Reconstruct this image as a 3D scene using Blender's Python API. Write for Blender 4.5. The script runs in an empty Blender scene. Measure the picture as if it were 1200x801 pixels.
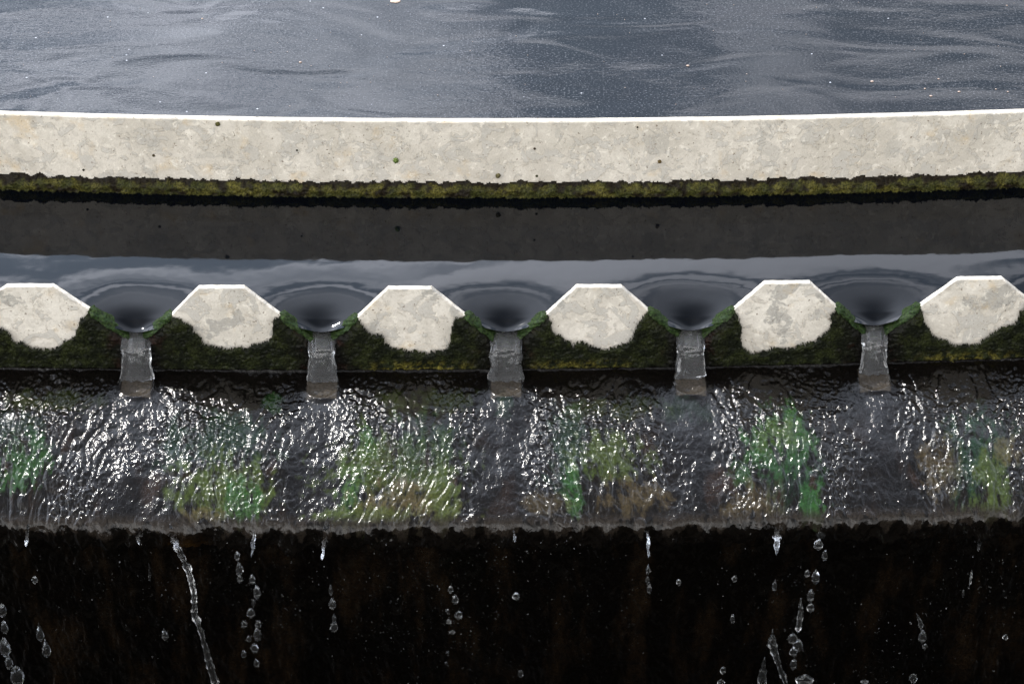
import bpy, bmesh, math, random
import numpy as np
from mathutils import Vector
R = math.radians
rng = np.random.default_rng(7); random.seed(7)
scene = bpy.context.scene
COL = scene.collection

# ------------------------------------------------------------------ camera
PITCH = R(37); DIST = 3.5
cu = Vector((0, math.sin(PITCH), math.cos(PITCH)))          # camera up
cf = Vector((0, math.cos(PITCH), -math.sin(PITCH)))         # camera forward
target = -0.0305 * cu
CAM = target - DIST * cf
cam = bpy.data.cameras.new('camera'); camo = bpy.data.objects.new('camera', cam); COL.objects.link(camo)
cam.sensor_width = 36; cam.lens = 36 * DIST / 1.2
cam.clip_start = 0.05; cam.clip_end = 3000
camo.location = CAM; camo.rotation_euler = (math.pi/2 - PITCH, 0, 0)
scene.camera = camo

# ------------------------------------------------------------------ world, sun, exposure
SUN_EL, SUN_AZ = 52, 38      # azimuth in degrees to the left of straight ahead
sd = Vector((-math.cos(R(SUN_EL))*math.sin(R(SUN_AZ)), math.cos(R(SUN_EL))*math.cos(R(SUN_AZ)), math.sin(R(SUN_EL))))
world = bpy.data.worlds.new("World"); scene.world = world; world.use_nodes = True
nt = world.node_tree; nt.nodes.clear()
def N(nt, t, **k):
    n = nt.nodes.new(t)
    for a, b in k.items():
        if a[0] == 'i': n.inputs[int(a[1:]) if a[1:].isdigit() else a[1:]].default_value = b
        else: setattr(n, a, b)
    return n
def L(nt, a, b): nt.links.new(a, b)
def math_(nt, op, a, b=None, c=None, clamp=False):
    n = nt.nodes.new('ShaderNodeMath'); n.operation = op; n.use_clamp = clamp
    for i, v in enumerate((a, b, c)):
        if v is None: continue
        if isinstance(v, (int, float)): n.inputs[i].default_value = v
        else: nt.links.new(v, n.inputs[i])
    return n.outputs[0]
def mixc(nt, f, a, b, mode='MIX'):
    n = nt.nodes.new('ShaderNodeMix'); n.data_type = 'RGBA'; n.blend_type = mode
    for i, v in ((0, f), (6, a), (7, b)):
        if isinstance(v, (int, float)): n.inputs[i].default_value = v
        elif isinstance(v, tuple): n.inputs[i].default_value = (*v, 1) if len(v) == 3 else v
        else: nt.links.new(v, n.inputs[i])
    return n.outputs[2]
def ramp(nt, v, a, b, lo=0., hi=1.):
    n = nt.nodes.new('ShaderNodeMapRange'); n.interpolation_type = 'SMOOTHSTEP'
    nt.links.new(v, n.inputs[0])
    for i, q in enumerate((a, b, lo, hi)): n.inputs[i+1].default_value = q
    return n.outputs[0]
def noise(nt, vec, scale, detail=4, rough=.55, dist=0.):
    n = nt.nodes.new('ShaderNodeTexNoise')
    if vec is not None: nt.links.new(vec, n.inputs['Vector'])
    n.inputs['Scale'].default_value = scale; n.inputs['Detail'].default_value = detail
    n.inputs['Roughness'].default_value = rough; n.inputs['Distortion'].default_value = dist
    return n.outputs[0]
def mapping(nt, vec, scale=(1, 1, 1), rot=(0, 0, 0), loc=(0, 0, 0)):
    n = nt.nodes.new('ShaderNodeMapping'); nt.links.new(vec, n.inputs[0])
    n.inputs['Scale'].default_value = scale; n.inputs['Rotation'].default_value = rot; n.inputs['Location'].default_value = loc
    return n.outputs[0]

sky = N(nt, 'ShaderNodeTexSky'); sky.sky_type = 'NISHITA'; sky.sun_disc = False
sky.sun_elevation = R(SUN_EL); sky.sun_rotation = R(-SUN_AZ)
tc = N(nt, 'ShaderNodeTexCoord'); vec = tc.outputs['Generated']
v1 = mapping(nt, mapping(nt, vec, rot=(0, R(-22), 0)), (.6, 1, 1.5), loc=(3.1, 0, .7))
c1 = noise(nt, v1, 4.2, 3, .5, .5)
v2 = mapping(nt, mapping(nt, vec, rot=(0, R(-24), 0)), (.42, .9, 1.5), loc=(.3, .2, 1.9))
c2 = noise(nt, v2, 10.5, 2.5, .45, 1.2)
cl = math_(nt, 'ADD', math_(nt, 'MULTIPLY', c1, .22), math_(nt, 'MULTIPLY', c2, .78))
cover = ramp(nt, cl, .44, .57)
sep = N(nt, 'ShaderNodeSeparateXYZ'); L(nt, vec, sep.inputs[0])
hi_ = ramp(nt, sep.outputs[2], .70, .80)
cover = math_(nt, 'ADD', math_(nt, 'MULTIPLY', cover, math_(nt, 'SUBTRACT', 1., hi_)), math_(nt, 'MULTIPLY', hi_, .5))
sep = N(nt, 'ShaderNodeSeparateXYZ'); L(nt, vec, sep.inputs[0])
side = ramp(nt, sep.outputs[0], -.16, .16, 1.15, .58)          # the cloud thins towards the right
dot = N(nt, 'ShaderNodeVectorMath', operation='DOT_PRODUCT'); L(nt, vec, dot.inputs[0]); dot.inputs[1].default_value = sd
aur = math_(nt, 'POWER', math_(nt, 'MAXIMUM', dot.outputs['Value'], 0.), 5.)
cbr = math_(nt, 'ADD', math_(nt, 'MULTIPLY', aur, 8.), math_(nt, 'MULTIPLY', math_(nt, 'MULTIPLY', side, math_(nt, 'ADD', 1., math_(nt, 'MULTIPLY', math_(nt, 'MULTIPLY', ramp(nt, sep.outputs[2], .60, .80, 1., 0.), ramp(nt, sep.outputs[1], .1, .6)), .45))), 47.))
cloudc = N(nt, 'ShaderNodeCombineColor')
for i, k in enumerate((.98, 1.0, 1.06)): L(nt, math_(nt, 'MULTIPLY', cbr, k), cloudc.inputs[i])
base = N(nt, 'ShaderNodeCombineColor')
thin = math_(nt, 'MULTIPLY', cbr, .33)
for i, k in enumerate((.84, 1.0, 1.2)): L(nt, math_(nt, 'MULTIPLY', thin, k), base.inputs[i])
skysum = mixc(nt, .8, sky.outputs[0], base.outputs[0])
skyc = mixc(nt, math_(nt, 'MULTIPLY', cover, .9), skysum, cloudc.outputs[0])
back = ramp(nt, sep.outputs[1], .25, -.45)
warm = mixc(nt, back, (.97, 1.0, 1.07), (1.22, 1.14, 1.03))
skyc = mixc(nt, 1., skyc, warm, 'MULTIPLY')
zd = N(nt, 'ShaderNodeVectorMath', operation='DOT_PRODUCT'); L(nt, vec, zd.inputs[0]); zd.inputs[1].default_value = (0, -math.sin(R(8)), math.cos(R(8)))
zen = ramp(nt, zd.outputs['Value'], .74, .95, 1., .24)         # clearer, darker sky overhead
zc = N(nt, 'ShaderNodeCombineColor')
for i in range(3): L(nt, zen, zc.inputs[i])
skyc = mixc(nt, 1., skyc, zc.outputs[0], 'MULTIPLY')
up = ramp(nt, sep.outputs[2], -.02, .02)
final = mixc(nt, up, (.3, .3, .3), skyc)
bg = N(nt, 'ShaderNodeBackground', i1=.1); L(nt, final, bg.inputs[0])
wo = N(nt, 'ShaderNodeOutputWorld'); L(nt, bg.outputs[0], wo.inputs[0])

sl = bpy.data.lights.new('sun', 'SUN'); sl.energy = 4.0; sl.angle = R(.6); sl.color = (1, .95, .88)
so = bpy.data.objects.new('sun', sl); COL.objects.link(so); so.rotation_euler = sd.to_track_quat('Z', 'Y').to_euler()
scene.view_settings.view_transform = 'Standard'; scene.view_settings.look = 'None'
scene.view_settings.exposure = 0.0; scene.view_settings.gamma = 1
scene.cycles.max_bounces = 10; scene.cycles.transmission_bounces = 8
scene.cycles.caustics_refractive = False; scene.cycles.caustics_reflective = False
scene.cycles.sample_clamp_indirect = 6
scene.render.use_motion_blur = False

# ------------------------------------------------------------------ helpers
def ray(px, py):
    r = Vector((1, 0, 0))
    return cf * DIST + r * ((px - 600) / 1000.) + cu * (-(py - 400.5) / 1000.)
def at_y(px, py, Y):
    d = ray(px, py); t = (Y - CAM.y) / d.y; return CAM + d * t
def at_z(px, py, Z):
    d = ray(px, py); t = (Z - CAM.z) / d.z; return CAM + d * t
X0W = (374 - 600) / 1000.; X0B = (565 - 600) / 1000.
def Yw(x): return (x - X0W) ** 2 / (2 * 15.0) - .0017        # front of the weir plate
YB = at_z(565, 228.5, 0).y
def Yb(x): return YB + (x - X0B) ** 2 / (2 * 10.0)             # front of the baffle
def on_weir(px, py):
    p = at_y(px, py, 0)
    for _ in range(3): p = at_y(px, py, float(Yw(p.x)))
    return p

def hsh(ix, iy, seed):
    h = (ix.astype(np.int64) * 374761393 + iy.astype(np.int64) * 668265263 + seed * 2147483647) & 0xFFFFFFFF
    h = ((h ^ (h >> 13)) * 1274126177) & 0xFFFFFFFF
    return (h ^ (h >> 16)) & 0xFFFFFFFF
def gn(x, y, seed=0):
    x = np.asarray(x, float); y = np.asarray(y, float); x, y = np.broadcast_arrays(x, y)
    ix = np.floor(x); iy = np.floor(y); fx = x - ix; fy = y - iy
    def g(dx, dy):
        a = hsh(ix + dx, iy + dy, seed) / 4294967296. * 2 * np.pi
        return np.cos(a) * (fx - dx) + np.sin(a) * (fy - dy)
    u = fx**3 * (fx * (fx * 6 - 15) + 10); v = fy**3 * (fy * (fy * 6 - 15) + 10)
    return ((g(0, 0) * (1-u) + g(1, 0) * u) * (1-v) + (g(0, 1) * (1-u) + g(1, 1) * u) * v) * 1.5
def fbm(x, y, seed=0, o=4, r=.5):
    s = 0; a = 1; t = 0
    for i in range(o): s = s + a * gn(x * 2**i, y * 2**i, seed + i * 17); t += a; a *= r
    return s / t
def ss(a, b, x):
    t = np.clip((x - a) / (b - a), 0, 1); return t * t * (3 - 2 * t)

def tag(o, label=None, cat=None, group=None, kind=None):
    for k, v in (('label', label), ('category', cat), ('group', group), ('kind', kind)):
        if v: o[k] = v
    return o
def empty(name, loc=(0, 0, 0)):
    o = bpy.data.objects.new(name, None); COL.objects.link(o); o.location = loc; return o
def mesh_obj(name, verts, faces, mat, parent=None, smooth=True, colors=None):
    me = bpy.data.meshes.new(name)
    verts = np.asarray(verts, float)
    if parent is not None: verts = verts - np.array(parent.location)
    me.from_pydata(verts.tolist() if len(verts) < 100 else [tuple(v) for v in verts], [], faces if isinstance(faces, list) else faces.tolist())
    me.update()
    if smooth: me.polygons.foreach_set('use_smooth', [True] * len(me.polygons))
    if colors is not None:
        ca = me.color_attributes.new('Col', 'FLOAT_COLOR', 'POINT')
        c = np.ones((len(verts), 4)); c[:, :colors.shape[1]] = colors
        ca.data.foreach_set('color', c.ravel())
    me.materials.append(mat)
    o = bpy.data.objects.new(name, me); COL.objects.link(o)
    if parent is not None: o.parent = parent
    return o
def grid_faces(n, m, keep=None):
    """n rows by m columns"""
    i = np.arange(n - 1)[:, None] * m + np.arange(m - 1)[None, :]
    f = np.stack([i, i + 1, i + m + 1, i + m], -1).reshape(-1, 4)
    if keep is not None:
        k = keep.ravel(); f = f[k[f].all(1)]
    return f
def compact(V, F, C=None):
    used = np.zeros(len(V), bool); used[F.ravel()] = True
    idx = np.cumsum(used) - 1
    return V[used], idx[F], (C[used] if C is not None else None)

def mat(name):
    m = bpy.data.materials.new(name); m.use_nodes = True
    t = m.node_tree; p = t.nodes['Principled BSDF']
    return m, t, p
def setp(p, **k):
    for a, b in k.items():
        p.inputs[a.replace('_', ' ')].default_value = b
def objc(t):
    n = t.nodes.new('ShaderNodeTexCoord'); return n.outputs['Object']
def bump(t, h, dist, strength=1., nrm=None):
    n = t.nodes.new('ShaderNodeBump'); n.inputs['Strength'].default_value = strength; n.inputs['Distance'].default_value = dist
    t.links.new(h, n.inputs['Height'])
    if nrm is not None: t.links.new(nrm, n.inputs['Normal'])
    return n.outputs[0]

# ------------------------------------------------------------------ materials
def water_mat(name, rip, specks, streak=1.):
    m, t, p = mat(name)
    v = objc(t)
    setp(p, Base_Color=(.0010, .0015, .0025, 1), Roughness=.04, IOR=1.33)
    va = mapping(t, v, (1, 2.6, 1), (0, 0, R(6)))
    n1 = noise(t, va, 4.2, 1.5, .45, 1.1)
    n2 = noise(t, mapping(t, v, (1, 2.2, 1), (0, 0, R(-9))), 60, 3, .55)
    n3 = noise(t, mapping(t, v, (1, 1.7, 1)), 230, 2, .5)
    gust = ramp(t, noise(t, mapping(t, v, (1, 1.6, 1), (0, 0, R(20))), 4.5, 3), .42, .62)
    h = math_(t, 'ADD', math_(t, 'MULTIPLY', n1, 1.), math_(t, 'MULTIPLY', n2, .03))
    b1 = bump(t, n1, .0024 * rip)
    b2 = bump(t, math_(t, 'MULTIPLY', n2, gust), .00026 * rip, 1., b1)
    b3 = bump(t, n3, .00006 * rip, 1., b2)
    L(t, b3, p.inputs['Normal'])
    if specks:
        s1 = ramp(t, noise(t, mapping(t, v, (1, 1.2, 1)), 330, 2, .6), .52, .74)
        den = ramp(t, noise(t, v, 3.0, 2), .3, .62, .35, 1.)
        s2 = N(t, 'ShaderNodeTexVoronoi', i2=55.); L(t, v, s2.inputs[0])
        dots = ramp(t, s2.outputs['Distance'], .045, .09, 1., 0.)
        pick = N(t, 'ShaderNodeSeparateColor'); L(t, s2.outputs['Color'], pick.inputs[0])
        dots = math_(t, 'MULTIPLY', dots, ramp(t, pick.outputs[0], .80, .88))
        f = math_(t, 'MAXIMUM', math_(t, 'MULTIPLY', math_(t, 'MULTIPLY', s1, den), .20 * specks), math_(t, 'MULTIPLY', dots, .8))
        c = mixc(t, f, (.0018, .0024, .0032), (.40, .42, .46))
        L(t, c, p.inputs['Base Color'])
        L(t, math_(t, 'ADD', .04, math_(t, 'MULTIPLY', f, .5)), p.inputs['Roughness'])
    return m
M_pond = water_mat('pond_water', 1.0, 1.)
M_chan = water_mat('channel_water', .06, 0)

def concrete_mat(name, tint=(1, 1, 1), darkp=.5, blots=.75, ps=34):
    m, t, p = mat(name); v = objc(t)
    n0 = noise(t, v, 14, 5, .6, .6)
    n1 = noise(t, v, ps, 6, .64, .7)
    n2 = noise(t, v, 420, 3, .6)
    c = mixc(t, ramp(t, n0, .40, .60), (.61*tint[0], .58*tint[1], .525*tint[2]), (.73*tint[0], .70*tint[1], .645*tint[2]))
    pk = ramp(t, n1, .535, .555)                                  # flat grey flaked patches with crisp rims
    c = mixc(t, math_(t, 'MULTIPLY', pk, .55*darkp/.5), c, (.40, .385, .355))
    rim = math_(t, 'MULTIPLY', ramp(t, n1, .515, .535), math_(t, 'SUBTRACT', 1., pk))
    c = mixc(t, math_(t, 'MULTIPLY', rim, .35), c, (.36, .30, .22))
    blot = ramp(t, noise(t, mapping(t, v, loc=(7, 3, 4)), 26, 4, .55, .4), .60, .625)
    c = mixc(t, math_(t, 'MULTIPLY', blot, blots), c, (.30, .29, .265))
    ochre = ramp(t, noise(t, mapping(t, v, loc=(5, 1, 2)), 22, 4, .6), .56, .70)
    c = mixc(t, math_(t, 'MULTIPLY', ochre, .45), c, (.52, .38, .20))
    sp = ramp(t, noise(t, v, 300, 3, .65), .66, .72)
    c = mixc(t, math_(t, 'MULTIPLY', sp, .5), c, (.22, .19, .15))
    n3 = noise(t, mapping(t, v, loc=(3, 8, 1)), 95, 5, .68, .5)
    c = mixc(t, math_(t, 'MULTIPLY', ramp(t, n3, .50, .60), .45), c, (.43, .40, .35))
    c = mixc(t, math_(t, 'MULTIPLY', ramp(t, n3, .42, .36), .5), c, (.74, .70, .62))
    pits = ramp(t, noise(t, v, 240, 3, .6), .655, .70)
    c = mixc(t, math_(t, 'MULTIPLY', pits, .8), c, (.12, .09, .06))
    g = N(t, 'ShaderNodeBrightContrast'); L(t, c, g.inputs[0])
    L(t, math_(t, 'MULTIPLY', math_(t, 'SUBTRACT', n2, .5), .16), g.inputs[1])
    L(t, g.outputs[0], p.inputs['Base Color'])
    setp(p, Roughness=.85)
    p.inputs['Specular IOR Level'].default_value = .25
    b = bump(t, n2, .0007, .8)
    b = bump(t, pk, .0004, .8, b)
    L(t, b, p.inputs['Normal'])
    return m
M_conc = concrete_mat('weathered_cement', (.84, .825, .80), .6)
M_baf = concrete_mat('baffle_cement', (.77, .75, .715), .5, .35, 46)

def attr_mat(name, rough=.8, coat=0., gain=.25, bdist=.0008, bscale=500, coatior=1.4, croughness=.12):
    m, t, p = mat(name); v = objc(t)
    a = N(t, 'ShaderNodeVertexColor', layer_name='Col')
    n = noise(t, v, bscale, 3, .6)
    g = N(t, 'ShaderNodeHueSaturation'); L(t, a.outputs[0], g.inputs['Color'])
    L(t, ramp(t, n, .25, .75, 1 - gain*2, 1 + gain*2), g.inputs['Value'])
    L(t, g.outputs[0], p.inputs['Base Color'])
    setp(p, Roughness=rough); p.inputs['Specular IOR Level'].default_value = .08
    L(t, bump(t, n, bdist), p.inputs['Normal'])
    if coat:
        setp(p, Coat_Weight=coat, Coat_Roughness=croughness, Coat_IOR=coatior)
    return m, t, p
M_moss, *_ = attr_mat('wet_moss', .8, .18, .4, .0012, 420, 1.33, .22)
M_leaf, *_ = attr_mat('moss_leaves', .7, 0, .2, .0002, 300)
M_wet, t_, p_ = attr_mat('wet_concrete_with_algae', .8, 1., .2, .0005, 330, 1.36, .11)
M_clod, *_ = attr_mat('green_growth', .8, 0, .4, .0006, 500)
# water film ripples on the coat
v_ = objc(t_)
f1 = noise(t_, mapping(t_, v_, (1, .6, .6)), 190, 3, .6, .6)
f2 = noise(t_, mapping(t_, v_, (1, .6, .6)), 420, 2, .5, .3)
cb = bump(t_, f1, .0010); cb = bump(t_, f2, .00012, 1., cb)
L(t_, cb, p_.inputs['Coat Normal'])
p_.inputs['Specular IOR Level'].default_value = 0.

def glass_mat(name, milk, rough, tint=(.96, .98, 1)):
    m, t, p = mat(name); v = objc(t)
    setp(p, Base_Color=(*tint, 1), Roughness=rough, IOR=1.33, Transmission_Weight=1 - milk)
    n = noise(t, mapping(t, v, (1.3, 1, .3)), 130, 3, .55, .4)
    L(t, bump(t, n, .00045 if milk > .05 else .0004), p.inputs['Normal'])
    return m
M_jet = glass_mat('falling_water', .045, .03, (.92, .94, .97))
M_drop = glass_mat('clear_water', .012, .01)
M_trk = glass_mat('trickling_water', .010, .02)
for _n in M_trk.node_tree.nodes:
    if _n.type == 'BUMP': _n.inputs['Distance'].default_value = .0022
    if _n.type == 'TEX_NOISE': _n.inputs['Scale'].default_value = 260

# ------------------------------------------------------------------ water bodies
XW = 1.35
# pond behind the baffle
pv = []; xs = np.linspace(-1.6, 1.6, 81); ys = np.concatenate([np.linspace(0, 1, 20), [1.5, 2.5, 5, 10, 18]])
PX, PY = np.meshgrid(xs, ys)
PY = np.where(PY < 1e-9, 0, PY) + Yb(PX) + .012 - .006
PX = PX * (1 + np.clip(PY - 1, 0, None) * 1.2)
o = mesh_obj('pond_water', np.stack([PX, PY, np.zeros_like(PX)], -1).reshape(-1, 3), grid_faces(*PX.shape), M_pond)
tag(o, 'dark rippled pond surface reflecting streaky cloud behind the pale baffle', kind='structure')

NOTCH_PX = [(-66, 401), (161, 400.5), (378, 404), (593, 405), (808.5, 402), (1023, 397), (1246, 392)]
NOTCH = [on_weir(*p) for p in NOTCH_PX]
# channel water with drawdown at each notch
cx = np.arange(-1.0, 1.0001, .0022)
cyf = np.concatenate([np.arange(0, .07, .0018), np.arange(.07, .23, .004), np.arange(.23, .262, .0016)])
CX, T = np.meshgrid(cx, cyf)
depth = Yb(CX) - Yw(CX)
tt = T / .262
near = np.min(np.abs(CX[..., None] - np.array([q.x for q in NOTCH])), -1)
y_in = np.where(near < .034, -.0085, .0062) * 1.0
y_in = -.0045 + .0107 * ss(.024, .036, near)
CY = Yw(CX) + y_in + tt * (depth + .002 - y_in)
Z = .00008 * fbm(CX * 30, CY * 50, 3, 3)
edge = Yb(CX) - .008 - CY
Z += .0016 * np.exp(-np.clip(edge, 0, None) / .0022)
for nn in NOTCH:
    dx = CX - nn.x; dy = CY - float(Yw(nn.x))
    r = np.sqrt((dx * .62)**2 + (dy * 1.05)**2); rr_ = np.hypot(dx, dy)
    rc = np.sqrt((dx * .60)**2 + np.clip(dy, 0, None)**2 + .011**2) - .011
    Z += -(.0160 + .0012 * math.sin(nn.x * 37)) * np.exp(-rc * (1 + .30 * np.exp(-rc / .03) * gn(CX * 16, CY * 16, 12)) / .027) - .0006 * np.exp(-(rr_ / .07)**2)
    ra = np.hypot(dx * .85, dy + .01) + .004 * fbm(CX * 20, CY * 20, 8, 2)
    Z += .00002 * (np.exp(-((ra - .062) / .0035)**2) - .6 * np.exp(-((ra - .054) / .004)**2) + .5 * np.exp(-((ra - .074) / .004)**2)) * ss(-.01, .02, dy)
    Z += -.004 * np.exp(-(dx / .024)**2) * ((.012 - dy) / .022).clip(0, 1) 
    ang = np.arctan2(dx, dy + .004)
o = mesh_obj('channel_water', np.stack([CX, CY, Z], -1).reshape(-1, 3), grid_faces(*CX.shape), M_chan)
tag(o, 'smooth grey water in the narrow channel between the baffle and the weir', kind='structure')

# ------------------------------------------------------------------ baffle
baf = empty('scum_baffle', (0, float(Yb(0)), 0))
tag(baf, 'long pale curved cement baffle with a mossy foot rising from the water', 'baffle')
H = .1072; TH = .0095
prof = [(0, -.12), (0, .02), (0, .05), (0, .08), (0, H - .0012), (.0012, H), (TH - .0012, H), (TH, H - .0012), (TH, -.12)]
xs = np.arange(-XW, XW + .001, .006)
V = []
for x in xs:
    j = .0006 * float(fbm(x * 25, 1.3, 5, 3)); k = .0007 * float(fbm(x * 18, 4.3, 9, 4))
    for q, (dy, z) in enumerate(prof):
        V.append((x, float(Yb(x)) + dy + (j if dy < .001 else 0), z + (k if z > .1 else 0)))
n, m_ = len(xs), len(prof)
F = grid_faces(n, m_).tolist()
o = mesh_obj('panel', V, F, M_baf, baf, smooth=False)

def leaves(centers, normals, cols, size, n_per=1):
    """small upright moss leaflets: pointed triangles"""
    V = []; F = []; C = []
    for c, nr, cc in zip(centers, normals, cols):
        s = size * rng.uniform(.5, 1.4)
        d = np.array(nr) + rng.normal(0, .55, 3); d /= np.linalg.norm(d)
        side = np.cross(d, rng.normal(0, 1, 3)); side /= np.linalg.norm(side) + 1e-9
        b = np.array(c) - d * s * .25
        i = len(V)
        V += [b - side * s * .28, b + side * s * .28, b + d * s + side * s * .08 * rng.normal()]
        F.append((i, i + 1, i + 2)); C += [cc * .75, cc * .75, cc * 1.15]
    return np.array(V), F, np.array(C)

def baffle_moss():
    xs = np.arange(-1.05, 1.05, .0017); zs = np.arange(-.006, .034, .0015)
    X, Zz = np.meshgrid(xs, zs)
    top = .0205 + .004 * fbm(X * 14, 0 * X, 21, 4, .6) + .0075 * fbm(X * 85, Zz * 60, 22, 4, .6)
    inside = top - Zz
    th = .0085 * ss(0, .010, inside) * (1 - .35 * ss(.006, .022, Zz)) * (1 + .5 * fbm(X * 120, Zz * 120, 23, 4, .65)) + .0022 * gn(X * 380, Zz * 380, 29) * ss(0, .006, inside)
    Y = Yb(X) - th
    keep = inside > -.0004
    br = ss(-.1, .35, fbm(X * 60, Zz * 90, 31, 3) + .7 * ss(.0065, .001, inside))
    g = np.array([.045, .048, .012]); g2 = np.array([.11, .10, .022]); b = np.array([.014, .010, .005])
    mixg = ss(-.3, .4, fbm(X * 45, Zz * 60, 37, 4))[..., None]
    C = (g * (1 - mixg) + g2 * mixg) * (1 - br[..., None]) + b * br[..., None]
    low = ss(.003, .0, Zz)[..., None]; C = C * (1 - low) + np.array([.02, .025, .012]) * low
    Vv = np.stack([X, Y, Zz], -1).reshape(-1, 3)
    F = grid_faces(*X.shape, keep)
    V2, F2, C2 = compact(Vv, F, C.reshape(-1, 3))
    C2 = C2 * .60
    mo = mesh_obj('moss_band', V2, F2, M_moss, baf, colors=C2)
    sel = rng.choice(len(V2), 15000)
    nr = [(0, -.8, .6)] * len(sel)
    LV, LF, LC = leaves(V2[sel] + rng.normal(0, .0006, (len(sel), 3)), nr, C2[sel] * rng.uniform(.7, 1.7, (len(sel), 1)), .0023)
    lo = mesh_obj('moss_leaves', LV - np.array(baf.location), LF, M_leaf, None, False, LC)
    lo.parent = mo; tag(lo, kind='stuff')
baffle_moss()

def clod(name, c, r, parent, col, squash=(1, .6, 1.1), seed=0):
    bm = bmesh.new(); bmesh.ops.create_icosphere(bm, subdivisions=3, radius=1)
    V = np.array([v.co[:] for v in bm.verts]); F = [[v.index for v in f.verts] for f in bm.faces]; bm.free()
    d = 1 + .35 * fbm(V[:, 0] * 1.7 + seed, V[:, 2] * 1.7 + V[:, 1], seed, 3)
    C = np.array(col) * (1 + .4 * gn(V[:, 0] * 3, V[:, 2] * 3, seed + 3))[:, None]
    return mesh_obj(name, V * d[:, None] * np.array(squash) * r + np.array(c), F, M_clod, parent, colors=C)
for i, (px, py, r, col) in enumerate([(464, 187.5, .0036, (.10, .14, .04)), (255, 145, .0030, (.06, .055, .02)), (180, 182, .0018, (.05, .04, .02)),
                                      (583.5, 205.5, .0032, (.09, .08, .04)), (348, 176, .0013, (.03, .03, .02)), (98, 199, .0015, (.03, .03, .02)),
                                      (626.5, 174, .0015, (.04, .03, .02)), (773, 189, .0024, (.10, .07, .03)), (747, 149, .0012, (.03, .03, .02)),
                                      (629, 206, .0016, (.04, .04, .02)), (1049, 205, .0014, (.03, .03, .02))]):
    p = at_y(px, py, YB); p = at_y(px, py, float(Yb(p.x)))
    clod('green_growth', (p.x, float(Yb(p.x)) - r * .35, p.z), r, baf, col, seed=i)

# ------------------------------------------------------------------ weir plate with teeth
weir = empty('weir_plate', (0, 0, -.072))
tag(weir, 'notched cement weir plate, pale blunt teeth with dark wet moss round their feet', 'weir')
PT = .0075                                     # plate thickness
# per tooth: top-left, top-right, left corner (end of bare edge), right corner, and the ragged lower rim of the bare cement, left to right
def z5(ox, oy, s, pts): return [(ox + x / s, oy + y / s) for x, y in pts]
TEETH = [
 dict(tl=(-190, 337), tr=(-136, 337), cl=(-222, 366), cr=(-95, 363), rim=[(-222, 366), (-200, 385), (-170, 400), (-140, 402), (-110, 390), (-95, 363)]),
 dict(tl=(7.5, 336), tr=(62, 336), cl=(-33, 364), cr=(103, 362.5),
      rim=z5(0, 320, 5.005, [(-165, 225), (-120, 290), (-60, 315), (0, 308), (45, 318), (65, 345), (75, 385), (100, 400), (130, 385), (150, 402), (190, 420), (240, 427), (290, 427), (340, 418), (365, 395), (375, 380), (410, 380), (440, 345), (460, 290), (470, 260), (500, 240), (515, 215)])),
 dict(tl=(232.5, 337.7), tr=(286, 337.7), cl=(202, 368.5), cr=(327, 368.5),
      rim=z5(170, 320, 5.005, [(160, 245), (220, 262), (262, 290), (290, 325), (330, 365), (352, 395), (400, 408), (450, 422), (495, 432), (515, 418), (540, 408), (570, 415), (585, 425), (605, 428), (615, 405), (650, 400), (690, 390), (735, 378), (748, 350), (742, 300), (755, 260), (783, 245)])),
 dict(tl=(454.5, 338.6), tr=(506, 338.6), cl=(420, 371), cr=(543.5, 368.5),
      rim=z5(380, 320, 5.005, [(200, 260), (225, 290), (262, 330), (290, 350), (330, 340), (350, 355), (362, 395), (395, 418), (440, 428), (480, 432), (495, 445), (540, 437), (575, 450), (605, 452), (640, 438), (700, 438), (730, 400), (738, 340), (752, 290), (750, 262), (768, 245), (795, 253), (818, 250)])),
 dict(tl=(675.5, 336.8), tr=(728, 336.8), cl=(641, 368), cr=(758.5, 363),
      rim=z5(600, 320, 5.005, [(205, 240), (235, 275), (240, 325), (280, 350), (310, 372), (345, 385), (360, 410), (375, 392), (400, 385), (440, 395), (470, 415), (500, 428), (560, 430), (620, 410), (670, 400), (705, 365), (715, 325), (735, 290), (760, 250), (793, 215)])),
 dict(tl=(896, 332.4), tr=(949, 332), cl=(862, 361.5), cr=(979, 359),
      rim=z5(820, 320, 5.005, [(212, 212), (230, 240), (235, 270), (250, 300), (240, 380), (260, 420), (295, 450), (340, 452), (395, 442), (410, 430), (400, 410), (440, 422), (490, 425), (540, 418), (600, 400), (680, 378), (710, 345), (755, 320), (770, 265), (760, 235), (795, 205)])),
 dict(tl=(1122, 327.8), tr=(1174, 327), cl=(1080, 357.5), cr=(1204, 351),
      rim=z5(1020, 310, 5.005, [(300, 250), (315, 300), (335, 350), (370, 400), (440, 430), (490, 450), (520, 445), (560, 450), (600, 460), (640, 440), (690, 400), (740, 375), (750, 345), (790, 345), (830, 340), (860, 310), (870, 260), (900, 240), (922, 205)])),
 dict(tl=(1350, 322), tr=(1403, 321), cl=(1312, 352), cr=(1440, 350), rim=[(1312, 352), (1330, 375), (1360, 388), (1390, 390), (1420, 375), (1440, 350)]),
]
NB = [NOTCH[0] - Vector((.226, 0, 0))] + NOTCH + [NOTCH[-1] + Vector((.224, 0, 0))]

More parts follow.
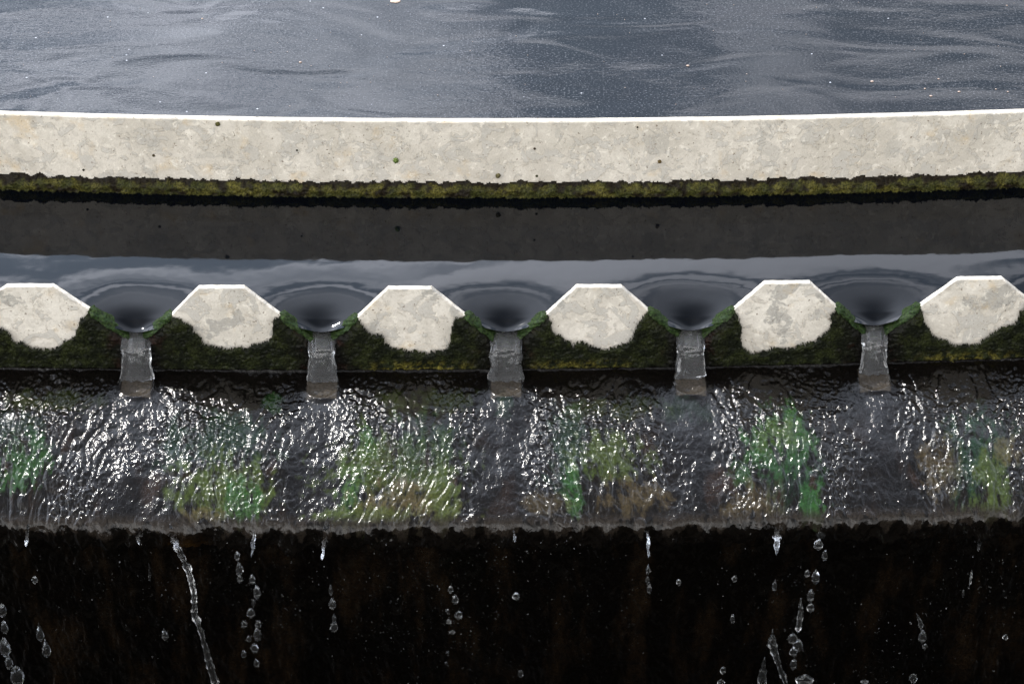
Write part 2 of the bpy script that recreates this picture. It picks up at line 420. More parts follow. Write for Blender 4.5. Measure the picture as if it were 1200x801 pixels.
def seg_sdf(X, Z, poly):
    """signed distance, positive inside"""
    d = np.full(X.shape, 1e9); ins = np.zeros(X.shape, bool)
    n = len(poly)
    for i in range(n):
        x1, z1 = poly[i]; x2, z2 = poly[(i + 1) % n]
        ex, ez = x2 - x1, z2 - z1
        t = np.clip(((X - x1) * ex + (Z - z1) * ez) / (ex * ex + ez * ez + 1e-15), 0, 1)
        d = np.minimum(d, np.hypot(X - x1 - t * ex, Z - z1 - t * ez))
        c = ((z1 > Z) != (z2 > Z)) & (X < ex * (Z - z1) / (ez if abs(ez) > 1e-12 else 1e-12) + x1)
        ins ^= c
    return np.where(ins, d, -d)

ZB = -.080
for ti, td in enumerate(TEETH):
    P = {k: on_weir(*td[k]) for k in ('tl', 'tr', 'cl', 'cr')}
    nl, nr_ = NB[ti], NB[ti + 1]
    g = .0004
    outline = [(nl.x + g, ZB), (nl.x + g, nl.z), (P['cl'].x, P['cl'].z), (P['tl'].x, P['tl'].z), (P['tr'].x, P['tr'].z), (P['cr'].x, P['cr'].z), (nr_.x - g, nr_.z), (nr_.x - g, ZB)]
    # --- bare cement tooth
    bm = bmesh.new()
    def yf(x): return float(Yw(x))
    pts = []
    for i in range(len(outline)):
        a = outline[i]; b = outline[(i + 1) % len(outline)]
        k = max(1, int(math.hypot(b[0]-a[0], b[1]-a[1]) / .005))
        for q in range(k):
            f = q / k; x = a[0] + (b[0]-a[0]) * f; z = a[1] + (b[1]-a[1]) * f
            if z > -.03:
                x += .0004 * float(gn(x * 120, z * 120, ti)); z += .0008 * float(fbm(x * 110 + 9, z * 110, ti, 3))
            pts.append((x, z))
    fr = [bm.verts.new((x, yf(x), z)) for x, z in pts]; bk = [bm.verts.new((x, yf(x) + PT, z)) for x, z in pts]
    f1 = bm.faces.new(fr); f2 = bm.faces.new(bk[::-1])
    for i in range(len(pts)):
        j = (i + 1) % len(pts); bm.faces.new((fr[j], fr[i], bk[i], bk[j]))
    bmesh.ops.recalc_face_normals(bm, faces=bm.faces[:])
    eds = [e for e in bm.edges if len(set(e.verts) & set(fr)) == 2 or len(set(e.verts) & set(bk)) == 2]
    bmesh.ops.bevel(bm, geom=eds, offset=.0009, segments=2, affect='EDGES', profile=.5)
    me = bpy.data.meshes.new('tooth'); 
    for v in bm.verts: v.co -= weir.location
    bm.to_mesh(me); bm.free(); me.materials.append(M_conc)
    tooth = bpy.data.objects.new('tooth', me); COL.objects.link(tooth); tooth.parent = weir
    # --- moss skin over the lower part
    rim = [on_weir(*q) for q in td['rim']]
    bare = [(p.x, p.z) for p in rim] + [(P['cr'].x + .012, P['cr'].z + .002), (P['cr'].x + .02, .08), (P['cl'].x - .02, .08), (P['cl'].x - .012, P['cl'].z + .002)]
    xs = np.arange(nl.x, nr_.x + .0001, .0012); zs = np.arange(ZB, P['cl'].z + .012, .0012)
    X, Zz = np.meshgrid(xs, zs)
    sb = -seg_sdf(X, Zz, bare) + .0032 * fbm(X * 110, Zz * 110, 50 + ti, 4, .7)
    so_ = seg_sdf(X, Zz, [(a, b + (.0006 if b > ZB + .001 else -.02)) for a, b in outline])
    so_ = np.minimum(so_, 9)
    ins = np.minimum(sb, so_ + .0022)
    vert_fade = ss(0, .013, so_ + .001)                          # thin, wet towards the water-swept edges
    lump = fbm(X * 75, Zz * 95, 60 + ti, 4, .6)
    rough_ = gn(X * 330, Zz * 330, 71 + ti)
    th = ss(-.001, .0025, sb) * (.0022 + .0062 * vert_fade + .0032 * lump * vert_fade + .0013 * rough_)
    th = np.clip(th, -.0005, None) * ss(-.0022, .002, so_)
    Y = Yw(X) - th + .004 * ss(.001, -.0022, so_)
    keep = ins > 0
    dist_side = np.minimum(np.abs(X - nl.x), np.abs(nr_.x - X))
    wet = ss(.050, .012, dist_side)
    gm = ss(-.25, .35, fbm(X * 60, Zz * 60, 80 + ti, 4))
    cA = np.array([.011, .014, .006]); cB = np.array([.030, .037, .011]); cW = np.array([.006, .005, .004]); cR = np.array([.028, .011, .007]); cY = np.array([.22, .19, .035])
    C = cA * (1 - gm[..., None]) + cB * gm[..., None]
    wm = (wet * ss(-.5, .1, lump + .5 * wet))[..., None]; C = C * (1 - wm) + cW * wm
    red = (ss(.1, .4, fbm(X * 50, Zz * 50, 90 + ti, 3)) * wet * .8)[..., None]; C = C * (1 - red) + cR * red
    if ti in (3, 4, 6):
        cx_ = .5 * (nl.x + nr_.x) + (.005 if ti == 3 else -.02 if ti == 4 else 0)
        yl = (ss(.016, .004, Zz - (-.072)) * ss(.075, .03, np.abs(X - cx_)) * ss(-.2, .2, fbm(X * 100, Zz * 100, 95 + ti, 3)))[..., None] * (.9 if ti == 3 else .6)
        C = C * (1 - yl) + cY * yl
    edgeg = (ss(.0045, .000, so_) * ss(.012, .03, np.abs(Zz - 9) * 0 + .02))[..., None] * .85
    C = C * .42
    C = C * (1 - edgeg) + np.array([.03, .055, .014]) * edgeg
    Vv = np.stack([X, Y, Zz], -1).reshape(-1, 3)
    F = grid_faces(*X.shape, keep)
    V2, F2, C2 = compact(Vv, F, C.reshape(-1, 3))
    # green cushion along the two submerged sloping edges, front to back
    EV = []; EF = []; EC = []
    for (a, b, sg) in ((P['cl'], nl, 1), (P['cr'], nr_, -1)):
        steps = 60; around = 20
        base_i = len(EV)
        ax = Vector((b.x - a.x, 0, b.z - a.z)); ln = ax.length; ax.normalize(); nrm = Vector((-ax.z, 0, ax.x))
        if nrm.z < 0: nrm = -nrm
        for i in range(steps + 1):
            f = i / steps; c = Vector((a.x, 0, a.z)) + ax * ln * f
            env = min(1, f / .10 + .12) * (1 - .35 * ss(.8, 1., f))
            for q in range(around + 1):
                u = q / around; an = math.pi * u
                rr = 1 + .6 * float(fbm(c.x * 70 + 2 * u, c.z * 70 + u * 3, 101 + ti, 4, .6))
                yy = yf(c.x) + PT * .5 - math.cos(an) * (.0105 * env * rr)
                hh = math.sin(an) * .0048 * (env + .1) * rr - .0015
                p = c + nrm * hh
                EV.append((p.x, yy, p.z))
                gg = .5 + .5 * float(gn(c.x * 200, u * 6, 7 + ti)); br_ = 1.0
                EC.append(np.array([.010, .024, .006]) * (1 - gg * .5) + np.array([.026, .034, .009]) * gg * .5)
        ff = grid_faces(steps + 1, around + 1) + base_i
        EF += ff.tolist()
    nV = len(V2)
    AV = np.concatenate([V2, np.array(EV)]); AF = F2.tolist() + [[q + nV for q in f] for f in EF]; AC = np.concatenate([C2, np.array(EC)])
    AVl = AV - np.array(weir.location)
    moss = mesh_obj('moss', AVl, AF, M_moss, None, colors=AC); moss.parent = tooth
    okv = np.where((V2[:, 2] > -.074))[0]
    sel = rng.choice(okv, 4200)
    dryv = ss(.02, .06, np.minimum(np.abs(V2[sel, 0] - nl.x), np.abs(nr_.x - V2[sel, 0])))
    sel = sel[rng.random(len(sel)) < .35 + .65 * dryv]
    LV, LF, LC = leaves(V2[sel] + rng.normal(0, .0005, (len(sel), 3)), [(0, -.8, .5)] * len(sel), C2[sel] * rng.uniform(.3, 2.8, (len(sel), 1)), .0019)
    lo = mesh_obj('moss_leaves', LV - np.array(weir.location), LF, M_leaf, None, False, LC); lo.parent = moss
    bpy.data.objects[moss.name].name = 'moss'

# ------------------------------------------------------------------ wet ledge and launder wall
def profile():
    pts = []; y, z = .014, -.0722; ds = .0011; s = 0
    Lg = .232
    while s < Lg + .014:
        f = max(0, s - .014) / Lg; tl = R(2 + 22 * f ** 1.1); pts.append((y, z, tl, s)); y -= math.cos(tl) * ds; z -= math.sin(tl) * ds; s += ds
    rad = .016; tl = R(24)
    while tl < R(90): pts.append((y, z, tl, s)); tl += ds / rad; y -= math.cos(tl) * ds; z -= math.sin(tl) * ds; s += ds
    e = s + .014
    while s < e: pts.append((y, z, R(90), s)); z -= ds; s += ds
    tl = R(90); rad = .006
    while tl < R(175): pts.append((y, z, tl, s)); tl += ds / rad; y -= math.cos(tl) * ds; z -= math.sin(tl) * ds; s += ds
    e = s + .085; ds = .003
    while s < e: pts.append((y, z, tl, s)); y -= math.cos(tl) * ds; z -= math.sin(tl) * ds; s += ds
    e = s + .40; ds = .003
    while s < e: pts.append((y, z, R(90), s)); z -= ds; s += ds
    return np.array(pts)
PR = profile()
s_lip = .246
lx = np.arange(-.80, .80001, .00125)
Lr = (lx < -.79) | (lx > .79)
X, S = np.meshgrid(lx, PR[:, 3])
PYY = PR[:, 0][:, None] + 0 * X; PZZ = PR[:, 1][:, None] + 0 * X; TL = PR[:, 2][:, None] + 0 * X
XN = np.array([n.x for n in NOTCH]); 
dj = np.min(np.abs(X[..., None] - XN), -1)
sgn_near = X - XN[np.argmin(np.abs(X[..., None] - XN), -1)]
st = np.clip(S - .03, 0, .25)
# streamlines spread away from each jet and lean left a little
warp = X - np.sin(2 * np.pi * sgn_near / .2215) * .075 * st + .18 * st * (gn(X * 4, S * 3, 200)) + .006 * fbm(X * 22, S * 15, 201, 3)
jet = np.exp(-(sgn_near / (.026 + .10 * st))**2) * ss(.3, .16, S)
roughm = ss(.008, .045, dj - .05 * st + .012 * fbm(X * 30, S * 22, 206, 3)) * .75 + .25 * ss(.07, .17, S)
roughm = roughm * (1 - .25 * ss(.16, .25, S))
pn = ss(-.3, .35, fbm(X * 14, S * 11, 205, 3))
wx = X + (warp - X) * .8
h = .0048 * fbm(X * 10, S * 9, 210, 4)
h += .0016 * fbm(wx * 40 + S * 8, S * 15 - wx * 5, 211, 3) * (.35 + .65 * roughm)
crease = 1 - np.abs(gn(wx * 55, S * 26 + wx * 9, 214)) * 2
h += .0042 * (1 - (sgn_near / .0555).clip(-2, 2)**2 * 0) * (-np.cos(2 * np.pi * sgn_near / .2215)) * .6 * ss(.05, .12, S) * ss(.262, .20, S)
h += -.0015 * np.clip(crease - .55, 0, 1) * 2 * roughm
h += .0019 * fbm(wx * 135 + .5 * fbm(X * 60, S * 60, 216, 2), S * 78, 212, 3, .55) * roughm * (.15 + 1.45 * pn)
h += .00125 * gn(wx * 290, S * 160, 213) * (-.05 + 1.05 * roughm) * (.15 + 1.35 * pn)
h += .0016 * jet * np.cos(sgn_near / .006) * ss(.045, .06, S) * .25
h = h * ss(.020, .034, S) + .0019 * np.exp(-np.clip(S - .0235 + .003 * fbm(X * 60, 0 * X, 219, 3), 0, 1) / .0011)       # the film climbs the foot of the plate
# landing pad of each jet: a smooth shallow dish with a raised rim
rj = np.hypot(sgn_near / .9, (S - .048))
h = h * ss(.012, .036, rj) + .0018 * np.exp(-((rj - .024) / .004)**2) * ss(.040, .056, S)
on = ss(s_lip + .03, s_lip + .07, S)
drip = .0080 * np.clip(fbm(X * 42, S * 22, 220, 3, .5), -.35, 1) * ss(s_lip - .005, s_lip + .02, S) * ss(s_lip + .055, s_lip + .03, S)
h = h * (1 - .5 * ss(s_lip - .01, s_lip + .01, S)) + drip
h = h + on * (.006 * fbm(X * 14, S * 14, 230, 4) + .0034 * fbm(X * 85, S * 50, 231, 4, .6))
h *= 1 + 0 * S
Y3 = Yw(X) + PYY - np.sin(TL) * h; Z3 = PZZ + np.cos(TL) * h
lw = ss(s_lip + .008, s_lip + .026, S) * ss(s_lip + .075, s_lip + .045, S)
Z3 += .024 * fbm(X * 38, 0 * X, 221, 5, .62) * lw; Y3 -= .004 * fbm(X * 50, S * 30, 222, 4, .6) * lw
# colours of the bed
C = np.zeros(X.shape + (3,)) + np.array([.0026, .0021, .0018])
def blend(C, m, c): m = np.clip(m, 0, 1)[..., None]; return C * (1 - m) + np.array(c) * m
f0 = fbm(X * 25, S * 18, 240, 4, .6)
C = blend(C, .8 * ss(-.05, .45, f0) * ss(.06, .14, S), (.0055, .004, .003))
C = blend(C, .7 * ss(.15, .5, fbm(warp * 35, S * 12, 241, 4)) * ss(.08, .2, S) * ss(.27, .2, S), (.022, .012, .007))
C = blend(C, jet * .7 * ss(.04, .07, S), (.0045, .0043, .005))
def lip_pt(px, py):        # point of the ledge seen at a pixel -> (x, s)
    d = ray(px, py); best = None
    for k in range(0, len(PR)):
        yy, zz, tl, s = PR[k]
        if s > s_lip + .02: break
        t = (zz - CAM.z) / d.z; q = CAM + d * t; e = abs(q.y - yy - float(Yw(q.x)))
        if best is None or e < best[0]: best = (e, q.x, s)
    return best[1], best[2]
ALG = [  # px, py, rx, ry, strength, tone (0 green, 1 yellow green, 2 ochre, 3 deep teal)
 (28, 540, 26, 28, .85, 0), (14, 505, 30, 22, .45, 3), (255, 520, 50, 38, .70, 3), (262, 575, 48, 36, 1.0, 1), (285, 590, 16, 26, 1.0, 0), (235, 604, 20, 10, .8, 2), (320, 470, 10, 12, .4, 0),
 (412, 572, 16, 26, 1.4, 0), (432, 520, 10, 18, 1.1, 0), (462, 562, 68, 52, .85, 1), (470, 590, 52, 22, 1.0, 2), (500, 520, 34, 36, .55, 3), (518, 575, 18, 30, .9, 1), (438, 604, 48, 10, .8, 1),
 (668, 530, 22, 50, .7, 3), (672, 575, 10, 26, 1.0, 0), (716, 535, 36, 28, .9, 1), (740, 580, 32, 18, .7, 2), (640, 590, 26, 10, .5, 2), (590, 470, 10, 20, .5, 3),
 (916, 520, 32, 40, 1.0, 0), (912, 512, 20, 20, .7, 1), (952, 590, 14, 22, 1.5, 0), (866, 552, 10, 22, .7, 0), (880, 590, 26, 22, .7, 2), (925, 560, 30, 30, .5, 3), (805, 480, 30, 14, .3, 3),
 (1150, 540, 34, 52, .95, 3), (1165, 565, 18, 40, .9, 1), (1180, 530, 16, 16, .7, 2), (1100, 545, 22, 30, .6, 2), (1155, 596, 20, 14, .9, 1), (60, 470, 50, 12, .3, 1), (500, 470, 60, 14, .3, 1), (720, 480, 50, 14, .25, 1)]
TONE = [(.014, .044, .010), (.030, .042, .009), (.046, .034, .016), (.007, .020, .010)]
fa = fbm(warp * 45, S * 22, 250, 4, .65); fb = fbm(warp * 130, S * 60, 251, 3, .6)
for px, py, rx, ry, st_, tn in ALG:
    x0, s0 = lip_pt(px, py)
    q = ((X - x0) / (rx / 850.))**2 + ((S - s0) / (ry / 770.))**2
    mk = ss(.72, .0, q * .50 - 1.2 * fa - .8 * fb) * st_ * .85 * (S < s_lip + .04)
    C = blend(C, mk, TONE[tn])
for n_ in NOTCH:                                          # reflection of each jet, painted as a lighter brown patch in the bed colour
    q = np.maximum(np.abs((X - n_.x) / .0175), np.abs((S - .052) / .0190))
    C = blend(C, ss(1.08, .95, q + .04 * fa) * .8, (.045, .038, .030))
lipb = ss(s_lip - .012, s_lip + .004, S) * ss(s_lip + .026 + 0 * X, s_lip + .018 + 0 * X, S + .010 * fbm(X * 70, S * 30, 260, 4, .6))
C = blend(C, lipb * .9, (.014, .011, .0085))
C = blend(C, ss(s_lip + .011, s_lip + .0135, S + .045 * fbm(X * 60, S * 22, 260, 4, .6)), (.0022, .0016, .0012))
C = blend(C, ss(-.1, .5, fbm(X * 24, S * 7, 262, 5, .65)) * ss(s_lip + .03, s_lip + .05, S) * .8, (.016, .010, .0055))
x0 = at_y(218, 640, -.23).x
C = blend(C, np.exp(-((X - x0) / .02)**2 - ((S - s_lip - .05) / .02)**2) * .4, (.10, .05, .01))
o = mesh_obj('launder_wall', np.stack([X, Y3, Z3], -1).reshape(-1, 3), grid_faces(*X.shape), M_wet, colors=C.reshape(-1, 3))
tag(o, 'wet algae streaked concrete ledge below the weir dropping over its lip to black wall', 'wall')

# trough floor water, outer wall and ground on the camera's side
m_, t, p = mat('dark_cement'); v = objc(t)
L(t, mixc(t, noise(t, v, 8, 5), (.012, .012, .009), (.035, .034, .026)), p.inputs['Base Color']); setp(p, Roughness=.9)
M_dark = m_
xs = np.linspace(-XW, XW, 30)
def strip(name, rows, m, **k):
    V = [(x, float(Yw(x)) + y, z) for (y, z) in rows for x in xs]
    return mesh_obj(name, V, grid_faces(len(rows), len(xs)), m, smooth=False)
m2, t, p = mat('trough_water'); setp(p, Base_Color=(.008, .008, .007, 1), Roughness=.08, IOR=1.33)
L(t, bump(t, noise(t, objc(t), 25, 4), .006), p.inputs['Normal'])
o = strip('launder_water', [(-.95, -.50), (-.10, -.50)], m2); tag(o, 'dark water in the bottom of the collecting trough', kind='structure')
o = strip('outer_wall', [(-.62, -.55), (-.62, -.02), (-.80, -.02), (-.80, -.55)], M_dark)
tag(o, 'plain dark concrete outer wall of the trough nearest the viewer', 'wall')
m3, t, p = mat('ground'); L(t, mixc(t, noise(t, objc(t), 3, 6), (.03, .045, .018), (.07, .07, .04)), p.inputs['Base Color']); setp(p, Roughness=1)
o = mesh_obj('ground', [(-400, -400, -.60), (400, -400, -.60), (400, 400, -.60), (-400, 400, -.60)], [[0, 1, 2, 3]], m3, smooth=False); tag(o, 'ground round the tank', kind='structure')

# ------------------------------------------------------------------ water jets through the notches
def jet_mesh(n, seed, w0=.0200, w1=.0190):
    V = []; T_ = 46; A = 48
    y0 = float(Yw(n.x))
    for i in range(T_ + 1):
        f = i / T_
        f2_ = max(0, (f - .35) / .65); g_ = min(1, f / .35)
        thk = .0085 * (1 - g_) + .0052 * g_ - .0012 * f2_
        if f < .35:
            yt = .006 - .024 * g_; zt = -.0250 - .0095 * g_ ** 2.0; ang = R(8 + 44 * g_ ** 1.3)
        else:
            yt = -.018 - .0125 * f2_ ** .75; zt = -.0348 - .0400 * f2_; ang = R(52 + 28 * f2_ ** .6)
        yc = yt + math.sin(ang) * thk; zc = zt - math.cos(ang) * thk
        wd = (w0 * (1 - f) + w1 * f) * (1 + .07 * float(gn(f * 5, seed, 3))) * (1 - .10 * math.sin(math.pi * min(1, f * 1.1)) + .10 * max(0, f - .8) * 5 * .6)
        for q in range(A):
            a = 2 * math.pi * q / A; ca, sa = math.cos(a), math.sin(a)
            ux = math.copysign(abs(ca) ** .55, ca); uz = math.copysign(abs(sa) ** .8, sa)
            rr = .0016 * float(fbm(ux * 4 + seed * 5, f * 2.2 + uz * .6, 300 + seed, 3)) + .0024 * float(gn(ux * 4.5 + seed, f * 13, 310)) * math.exp(-((f - .40) / .08) ** 2)
            if uz < 0 and g_ < 1: uz *= 1 + .9 * (1 - g_) * (1 - abs(ux)) ; ux *= 1
            rr += (.0017 * math.cos(ux * 9.5 + seed * 1.7 + 1.2 * f) + .0009 * float(gn(ux * 9 + seed, f * 1.6, 320))) * min(1, f * 3)
            off = uz * thk * (1 - .25 * abs(ux)) + rr
            V.append((n.x + ux * wd + .0012 * float(gn(f * 5, ux * 2, seed + 40)), y0 + yc - math.sin(ang) * off, zc + math.cos(ang) * off - (.006 * float(gn(ux * 2.2 + seed, 1.5, 330)) + .003 * (1 - ux * ux)) * max(0, f - .7) / .3))
    F = []
    for i in range(T_):
        for q in range(A):
            F.append([i*A+q, i*A+(q+1) % A, (i+1)*A+(q+1) % A, (i+1)*A+q])
    F.append(list(range(A))[::-1]); F.append([T_*A+q for q in range(A)])
    return V, F
JL = ['water jet beyond the first tooth, out past the left end', 'leftmost water jet, pouring down between the first and second pale teeth', 'second water jet from the left, between the second and third teeth',
      'middle water jet, the longest grey sheet, between the third and fourth teeth', 'fourth water jet from the left, between the fourth and fifth teeth',
      'rightmost water jet, narrow and bright edged, between the fifth and sixth teeth', 'water jet beyond the last tooth, out past the right end']
WW = [.019, .0195, .0175, .0205, .0180, .0165, .019]
for i, n in enumerate(NOTCH):
    if i in (0, 6): continue
    V, F = jet_mesh(n, i, WW[i] * 1.02, WW[i])
    o = mesh_obj('water_jet', V, F, M_jet)
    tag(o, JL[i], 'water jet', 'water jets pouring through the notches')

# ------------------------------------------------------------------ trickles and drops below the lip
YL = float(PR[PR[:, 3] < s_lip + .04][-1, 0]) - .001
ZL = float(PR[PR[:, 3] < s_lip + .026][-1, 1])
def at_lip(px, py, off=0.):
    y = YL
    for _ in range(12):                                   # thrown a little outward as it falls
        p = at_y(px, py, y); y = YL + float(Yw(p.x)) + off - .5 * math.sqrt(max(0, ZL - p.z) * .204)
    return p
def tube(name, pts, widths, seed):
    P = [at_lip(*p) for p in pts]
    # resample
    out = []; wr = []
    for i in range(len(P) - 1):
        k = max(2, int((P[i+1] - P[i]).length / .0025))
        for q in range(k):
            f = q / k; out.append(P[i].lerp(P[i+1], f)); wr.append(widths[i] * (1-f) + widths[i+1] * f)
    out.append(P[-1]); wr.append(widths[-1])
    V = []; A = 14; n = len(out)
    for i, (c, w) in enumerate(zip(out, wr)):
        end = min(1, (n - 1 - i) / 2.5 + .15) * min(1, i / 8. + .25)
        w = w / 2150. * end * (1 + .55 * float(gn(i * .3, seed, 5)) + .3 * float(gn(i * .9, seed, 6)))
        cxo = .0009 * float(gn(i * .25, seed + 9, 2))
        for q in range(A):
            a = 2 * math.pi * q / A
            rr = w * (1 + .25 * float(gn(math.cos(a) * 1.2 + seed, i * .4 + math.sin(a), 8)))
            V.append((c.x + cxo + math.cos(a) * rr, c.y + math.sin(a) * rr * .75, c.z))
    F = [[i*A+q, (i+1)*A+q, (i+1)*A+(q+1) % A, i*A+(q+1) % A] for i in range(n-1) for q in range(A)]
    F += [list(range(A)), [(n-1)*A+q for q in range(A)][::-1]]
    return mesh_obj(name, V, F, M_trk)
G_T = 'trickles running off the lip'
for i, (pts, w, lab) in enumerate([
    ([(199, 613), (203, 629), (208, 641), (220, 666), (227, 691), (228, 718), (238, 748), (246, 779), (256, 812)], [7, 9, 8, 8, 7, 8, 6, 9, 8], 'long wavering trickle of water slanting down below the second tooth'),
    ([(298, 620), (297, 634), (295, 652)], [6, 5, 2.5], 'short tapering trickle hanging under the yellow green algae'),
    ([(163, 618), (162, 630), (163, 638)], [7, 6, 3], 'stubby trickle hanging left of the long slanting one'),
    ([(174.5, 660), (176, 681)], [3, 2.5], 'thin broken thread of water falling left of the long slanting trickle'),
    ([(33, 614), (32, 626), (30.5, 640)], [8, 5, 3], 'short trickle at the lip near the left end of the picture'),
    ([(384, 606), (380, 632), (377.5, 656)], [8, 5, 3], 'narrow trickle at the lip left of the brightest green algae'),
    ([(910, 622), (911, 634), (909, 650)], [12, 8, 3], 'wide short trickle hanging left of the chain of glassy drops'),
    ([(939, 700), (938, 718), (935, 742)], [6, 6, 8], 'broken trickle joining the lumpy cluster of drops'),
    ([(905.5, 737), (905, 755), (912, 777), (922, 804)], [5, 12, 6, 8], 'knotted trickle at the bottom edge beside the drop cluster'),
    ([(896, 769), (894, 785), (893, 806)], [4, 9, 13], 'widening trickle at the bottom edge left of the knotted one'),
    ([(1149, 624), (1148, 634), (1146, 645)], [7, 6, 3], 'stubby trickle hanging below the right hand algae'),
    ([(1139.5, 668), (1136, 686)], [4, 2.5], 'thin slanting thread of water near the right end'),
    ([(1074, 718), (1078, 727), (1079, 738)], [3, 7, 6], 'small forked tail of water above a falling drop at right'),
    ([(759, 622), (760, 638), (759.5, 655)], [5, 3.5, 2], 'fine trickle below the fourth water jet'),
    ([(602, 620), (604, 636)], [4, 3], 'short trickle under the middle jet'),
]):
    o = tube('water_trickle', pts, w, i * 3 + 1); tag(o, lab, 'trickle', G_T)
bm = bmesh.new(); bmesh.ops.create_icosphere(bm, subdivisions=3, radius=1)
SV = np.array([v.co[:] for v in bm.verts]); SF = [[v.index for v in f.verts] for f in bm.faces]; bm.free()
def drop(px, py, rx, ry, lab, tail=0., seed=0, lump=.12):
    c = at_lip(px, py, float(rng.uniform(-.006, .004)))
    V = SV.copy()
    d = 1 + lump * fbm(V[:, 0] * 1.3 + seed, V[:, 2] * 1.3 + V[:, 1] * .7, seed, 2) * 1.6
    V = V * d[:, None]
    zz = V[:, 2]; pinch = 1 - (.45 + .4 * tail) * np.clip(zz, 0, 1)**1.3
    V[:, 0] *= pinch; V[:, 1] *= pinch
    V[:, 2] = np.where(zz > 0, zz * (1 + tail * 1.3), zz)
    V = V * np.array([rx, (rx + ry) * .42, ry * 1.25]) / 1100.
    o = mesh_obj('water_drop', V, SF, M_drop); o.location = c
    tag(o, lab, 'water drop', 'drops falling in front of the black wall')
CH = [
 ('drop chain at the left end', [(3, 715, 5, 8), (5, 735, 4.5, 8), (5.5, 758, 7, 11), (10.5, 776, 5, 8), (20, 792, 9, 12)], .2),
 ('pair of drops near the left end', [(47, 744, 5, 7.5), (54.5, 762, 5.5, 8)], .9),
 ('drop cluster under the second tooth', [(278, 651, 3.5, 5), (280.5, 667, 5, 8), (281, 678, 3.8, 4.6), (295.6, 679, 4, 6), (301, 694, 5, 8), (297, 706, 2.5, 5), (294, 718, 5.2, 6), (286, 731, 3.8, 4.4), (302.5, 731, 4, 4.5), (301.7, 743, 5, 8), (291.5, 748.5, 3.1, 3.9), (298.4, 759, 5, 6), (285.5, 766, 3.4, 5), (300.6, 776.5, 4, 5.3)], .15),
 ('string of drops under the second jet', [(387.6, 692, 2.8, 6), (389.6, 708, 4.6, 6), (391.6, 725, 3, 5), (391.6, 735, 4.8, 6)], .4),
 ('scattered string left of the middle', [(528, 690, 3.5, 4.6), (533.5, 702, 4.3, 5.5), (537.5, 720, 4.8, 5.5), (524.6, 716, 2.3, 3.6), (526, 728, 3.8, 3.4), (530, 740, 3.6, 2.6), (525, 765, 2, 3), (523, 777, 1.8, 2.6)], .1),
 ('string under the fourth jet', [(759.5, 668, 3, 4.6), (758.7, 680, 2.6, 4), (761, 690, 3.2, 5)], .4),
 ('chain of drops right of the wide trickle', [(962.5, 625, 6.5, 7), (959, 638, 6, 6.5), (966.6, 650.7, 3.8, 6.5), (945.7, 672, 3.4, 4.5), (956, 676, 5, 8.5), (950, 698, 4.6, 8), (950, 711.5, 5, 5.5), (929, 748, 6.5, 7), (935, 756, 6.5, 8), (930, 763, 5, 6), (930, 778, 4.6, 7), (943, 797, 12, 7)], .15),
 ('column of drops left of the wide trickle', [(861, 678, 3.5, 4.2), (858.6, 725, 3.2, 6), (847.5, 784.6, 4.1, 4.6), (845, 799, 5, 3.6)], .15),
 ('drops under the right hand forked tail', [(1081, 746, 5.2, 7), (1084, 757, 3.2, 3.2)], .3),
]
ORD = ['topmost', 'second', 'third', 'fourth', 'fifth', 'sixth', 'seventh', 'eighth', 'ninth', 'tenth', 'eleventh', 'twelfth', 'thirteenth', 'fourteenth']
k = 0
for name, ds_, tl in CH:
    for i, d in enumerate(ds_):
        w = 'lowest' if i == len(ds_) - 1 else ORD[i]
        if len(ds_) > 2 and i < len(ds_) - 1 and i > 0: w += ' from the top'
        drop(*d, f'{w}{"" if " from" in w else ""} clear drop in the {name}' if not name.startswith('drops') else f'{w} clear one of the {name}', tl, k, .12); k += 1
for px, py, rx, ry, tl, lab in [(40.7, 679, 3.8, 4.6, .1, 'lone square looking drop falling near the left end'), (193, 744.5, 4.2, 4.8, 1.1, 'lone tailed drop falling left of the long slanting trickle'),
        (605, 698, 4.6, 4.8, .1, 'lone round drop falling below the middle jet'), (795.6, 681.6, 3.4, 3.6, .1, 'lone dim drop right of the string under the fourth jet'),
        (610, 789, 3.6, 5, .2, 'lone drop low down below the middle jet'), (907.7, 687, 3.3, 6.5, .3, 'long drop under the wide short trickle'),
        (1128.7, 695, 1.8, 4.4, .2, 'tiny drop below the thin slanting thread'), (1178, 746, 3.6, 3.4, .1, 'lone dim drop at the right end'),
        (1070, 794, 5.5, 5.5, .2, 'ragged splash drop at the bottom edge, right of the black gap'), (1013, 798, 5, 2.4, 0, 'flat splash drop at the bottom edge left of the ragged one')]:
    drop(px, py, rx, ry, lab, tl, k); k += 1
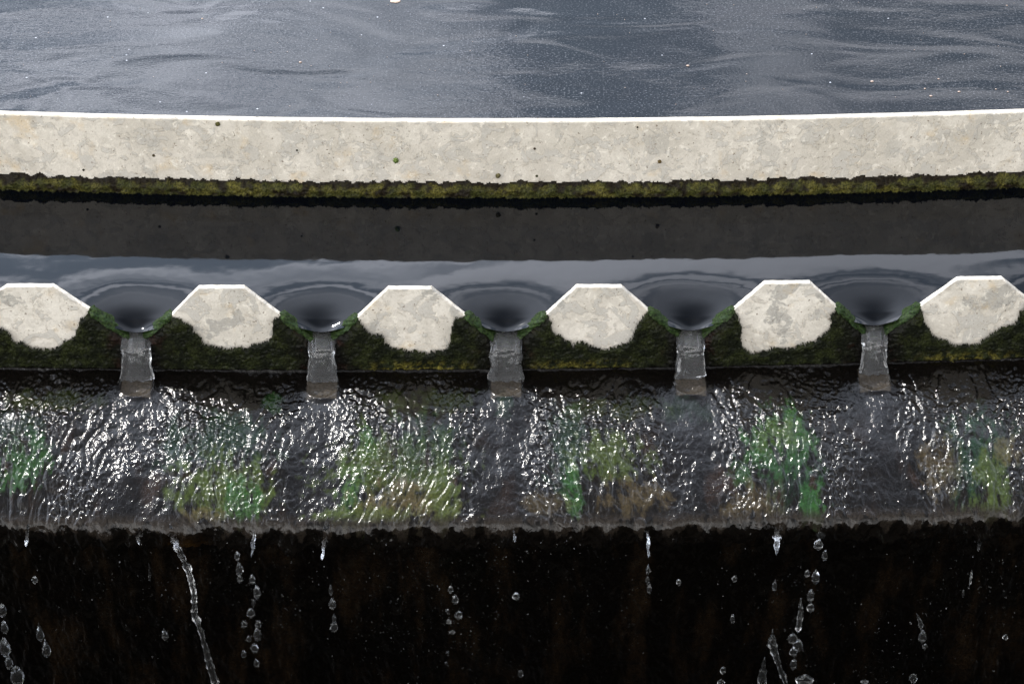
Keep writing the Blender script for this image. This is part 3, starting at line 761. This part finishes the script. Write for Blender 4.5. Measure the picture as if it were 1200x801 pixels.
# fine spray in front of the wall
V = []; F = []
bm = bmesh.new(); bmesh.ops.create_icosphere(bm, subdivisions=1, radius=1)
QV = np.array([v.co[:] for v in bm.verts]); QF = np.array([[v.index for v in f.verts] for f in bm.faces]); bm.free()
cent = [(100, 700), (210, 700), (330, 690), (520, 700), (650, 650), (720, 720), (900, 700), (1010, 775), (1060, 770), (1110, 700), (1180, 690), (560, 640), (470, 740), (560, 770), (440, 700)]
n_ = 0
for i in range(2200):
    c = cent[rng.integers(len(cent))]; px, py = c[0] + rng.normal(0, 42), c[1] + rng.normal(0, 38)
    if py < 632: continue
    p = at_lip(px, py, rng.uniform(-.02, .06)); r = .00042 * rng.lognormal(-.1, .42)
    V.append(QV * np.array([r, r, r * rng.uniform(1, 1.6)]) + np.array(p)); F.append(QF + n_ * len(QV)); n_ += 1
o = mesh_obj('spray', np.concatenate(V), np.concatenate(F), M_drop); tag(o, 'fine spray of tiny droplets drifting before the black wall', kind='stuff')

# ------------------------------------------------------------------ floating bits on the pond
M_flt, t, p = mat('pale_debris'); L(t, mixc(t, noise(t, objc(t), 300, 3), (.30, .20, .15), (.48, .40, .34)), p.inputs['Base Color'])
def floater(px, py, rx, ry, lab, cat, name, seed):
    c = at_z(px, py, 0)
    V = SV.copy(); d = 1 + .3 * fbm(V[:, 0] * 1.5 + seed, V[:, 1] * 1.5, seed, 3)
    V = V * d[:, None] * np.array([rx, ry / .6, min(rx, ry) * .35]) / 1000.
    o = mesh_obj(name, V, SF, M_flt); o.location = (c.x, c.y, .0004); tag(o, lab, cat)
floater(463, 1.5, 7, 3.5, 'small pinkish leaf floating at the top edge of the pond', 'leaf', 'floating_leaf', 1)
V = []; F = []
pl = [(1180, 6.5), (1022, 95.5), (1100, 92.5), (1124, 107.5), (1084, 104), (1091, 112.5), (1167, 104.5), (1181, 107.5), (806, 77), (352, 73), (237, 22)] + [(rng.uniform(0, 1200), rng.uniform(0, 125)) for _ in range(70)]
for i, (px, py) in enumerate(pl):
    c = at_z(px, py, .0004); r = (.0015 if i < 11 else .0005) * rng.uniform(.7, 1.3)
    V.append(QV * np.array([r * 1.4, r, r * .5]) + np.array(c)); F.append(QF + i * len(QV))
o = mesh_obj('foam_specks', np.concatenate(V), np.concatenate(F), M_flt); tag(o, 'pale foam specks and bits scattered on the pond surface', kind='stuff')
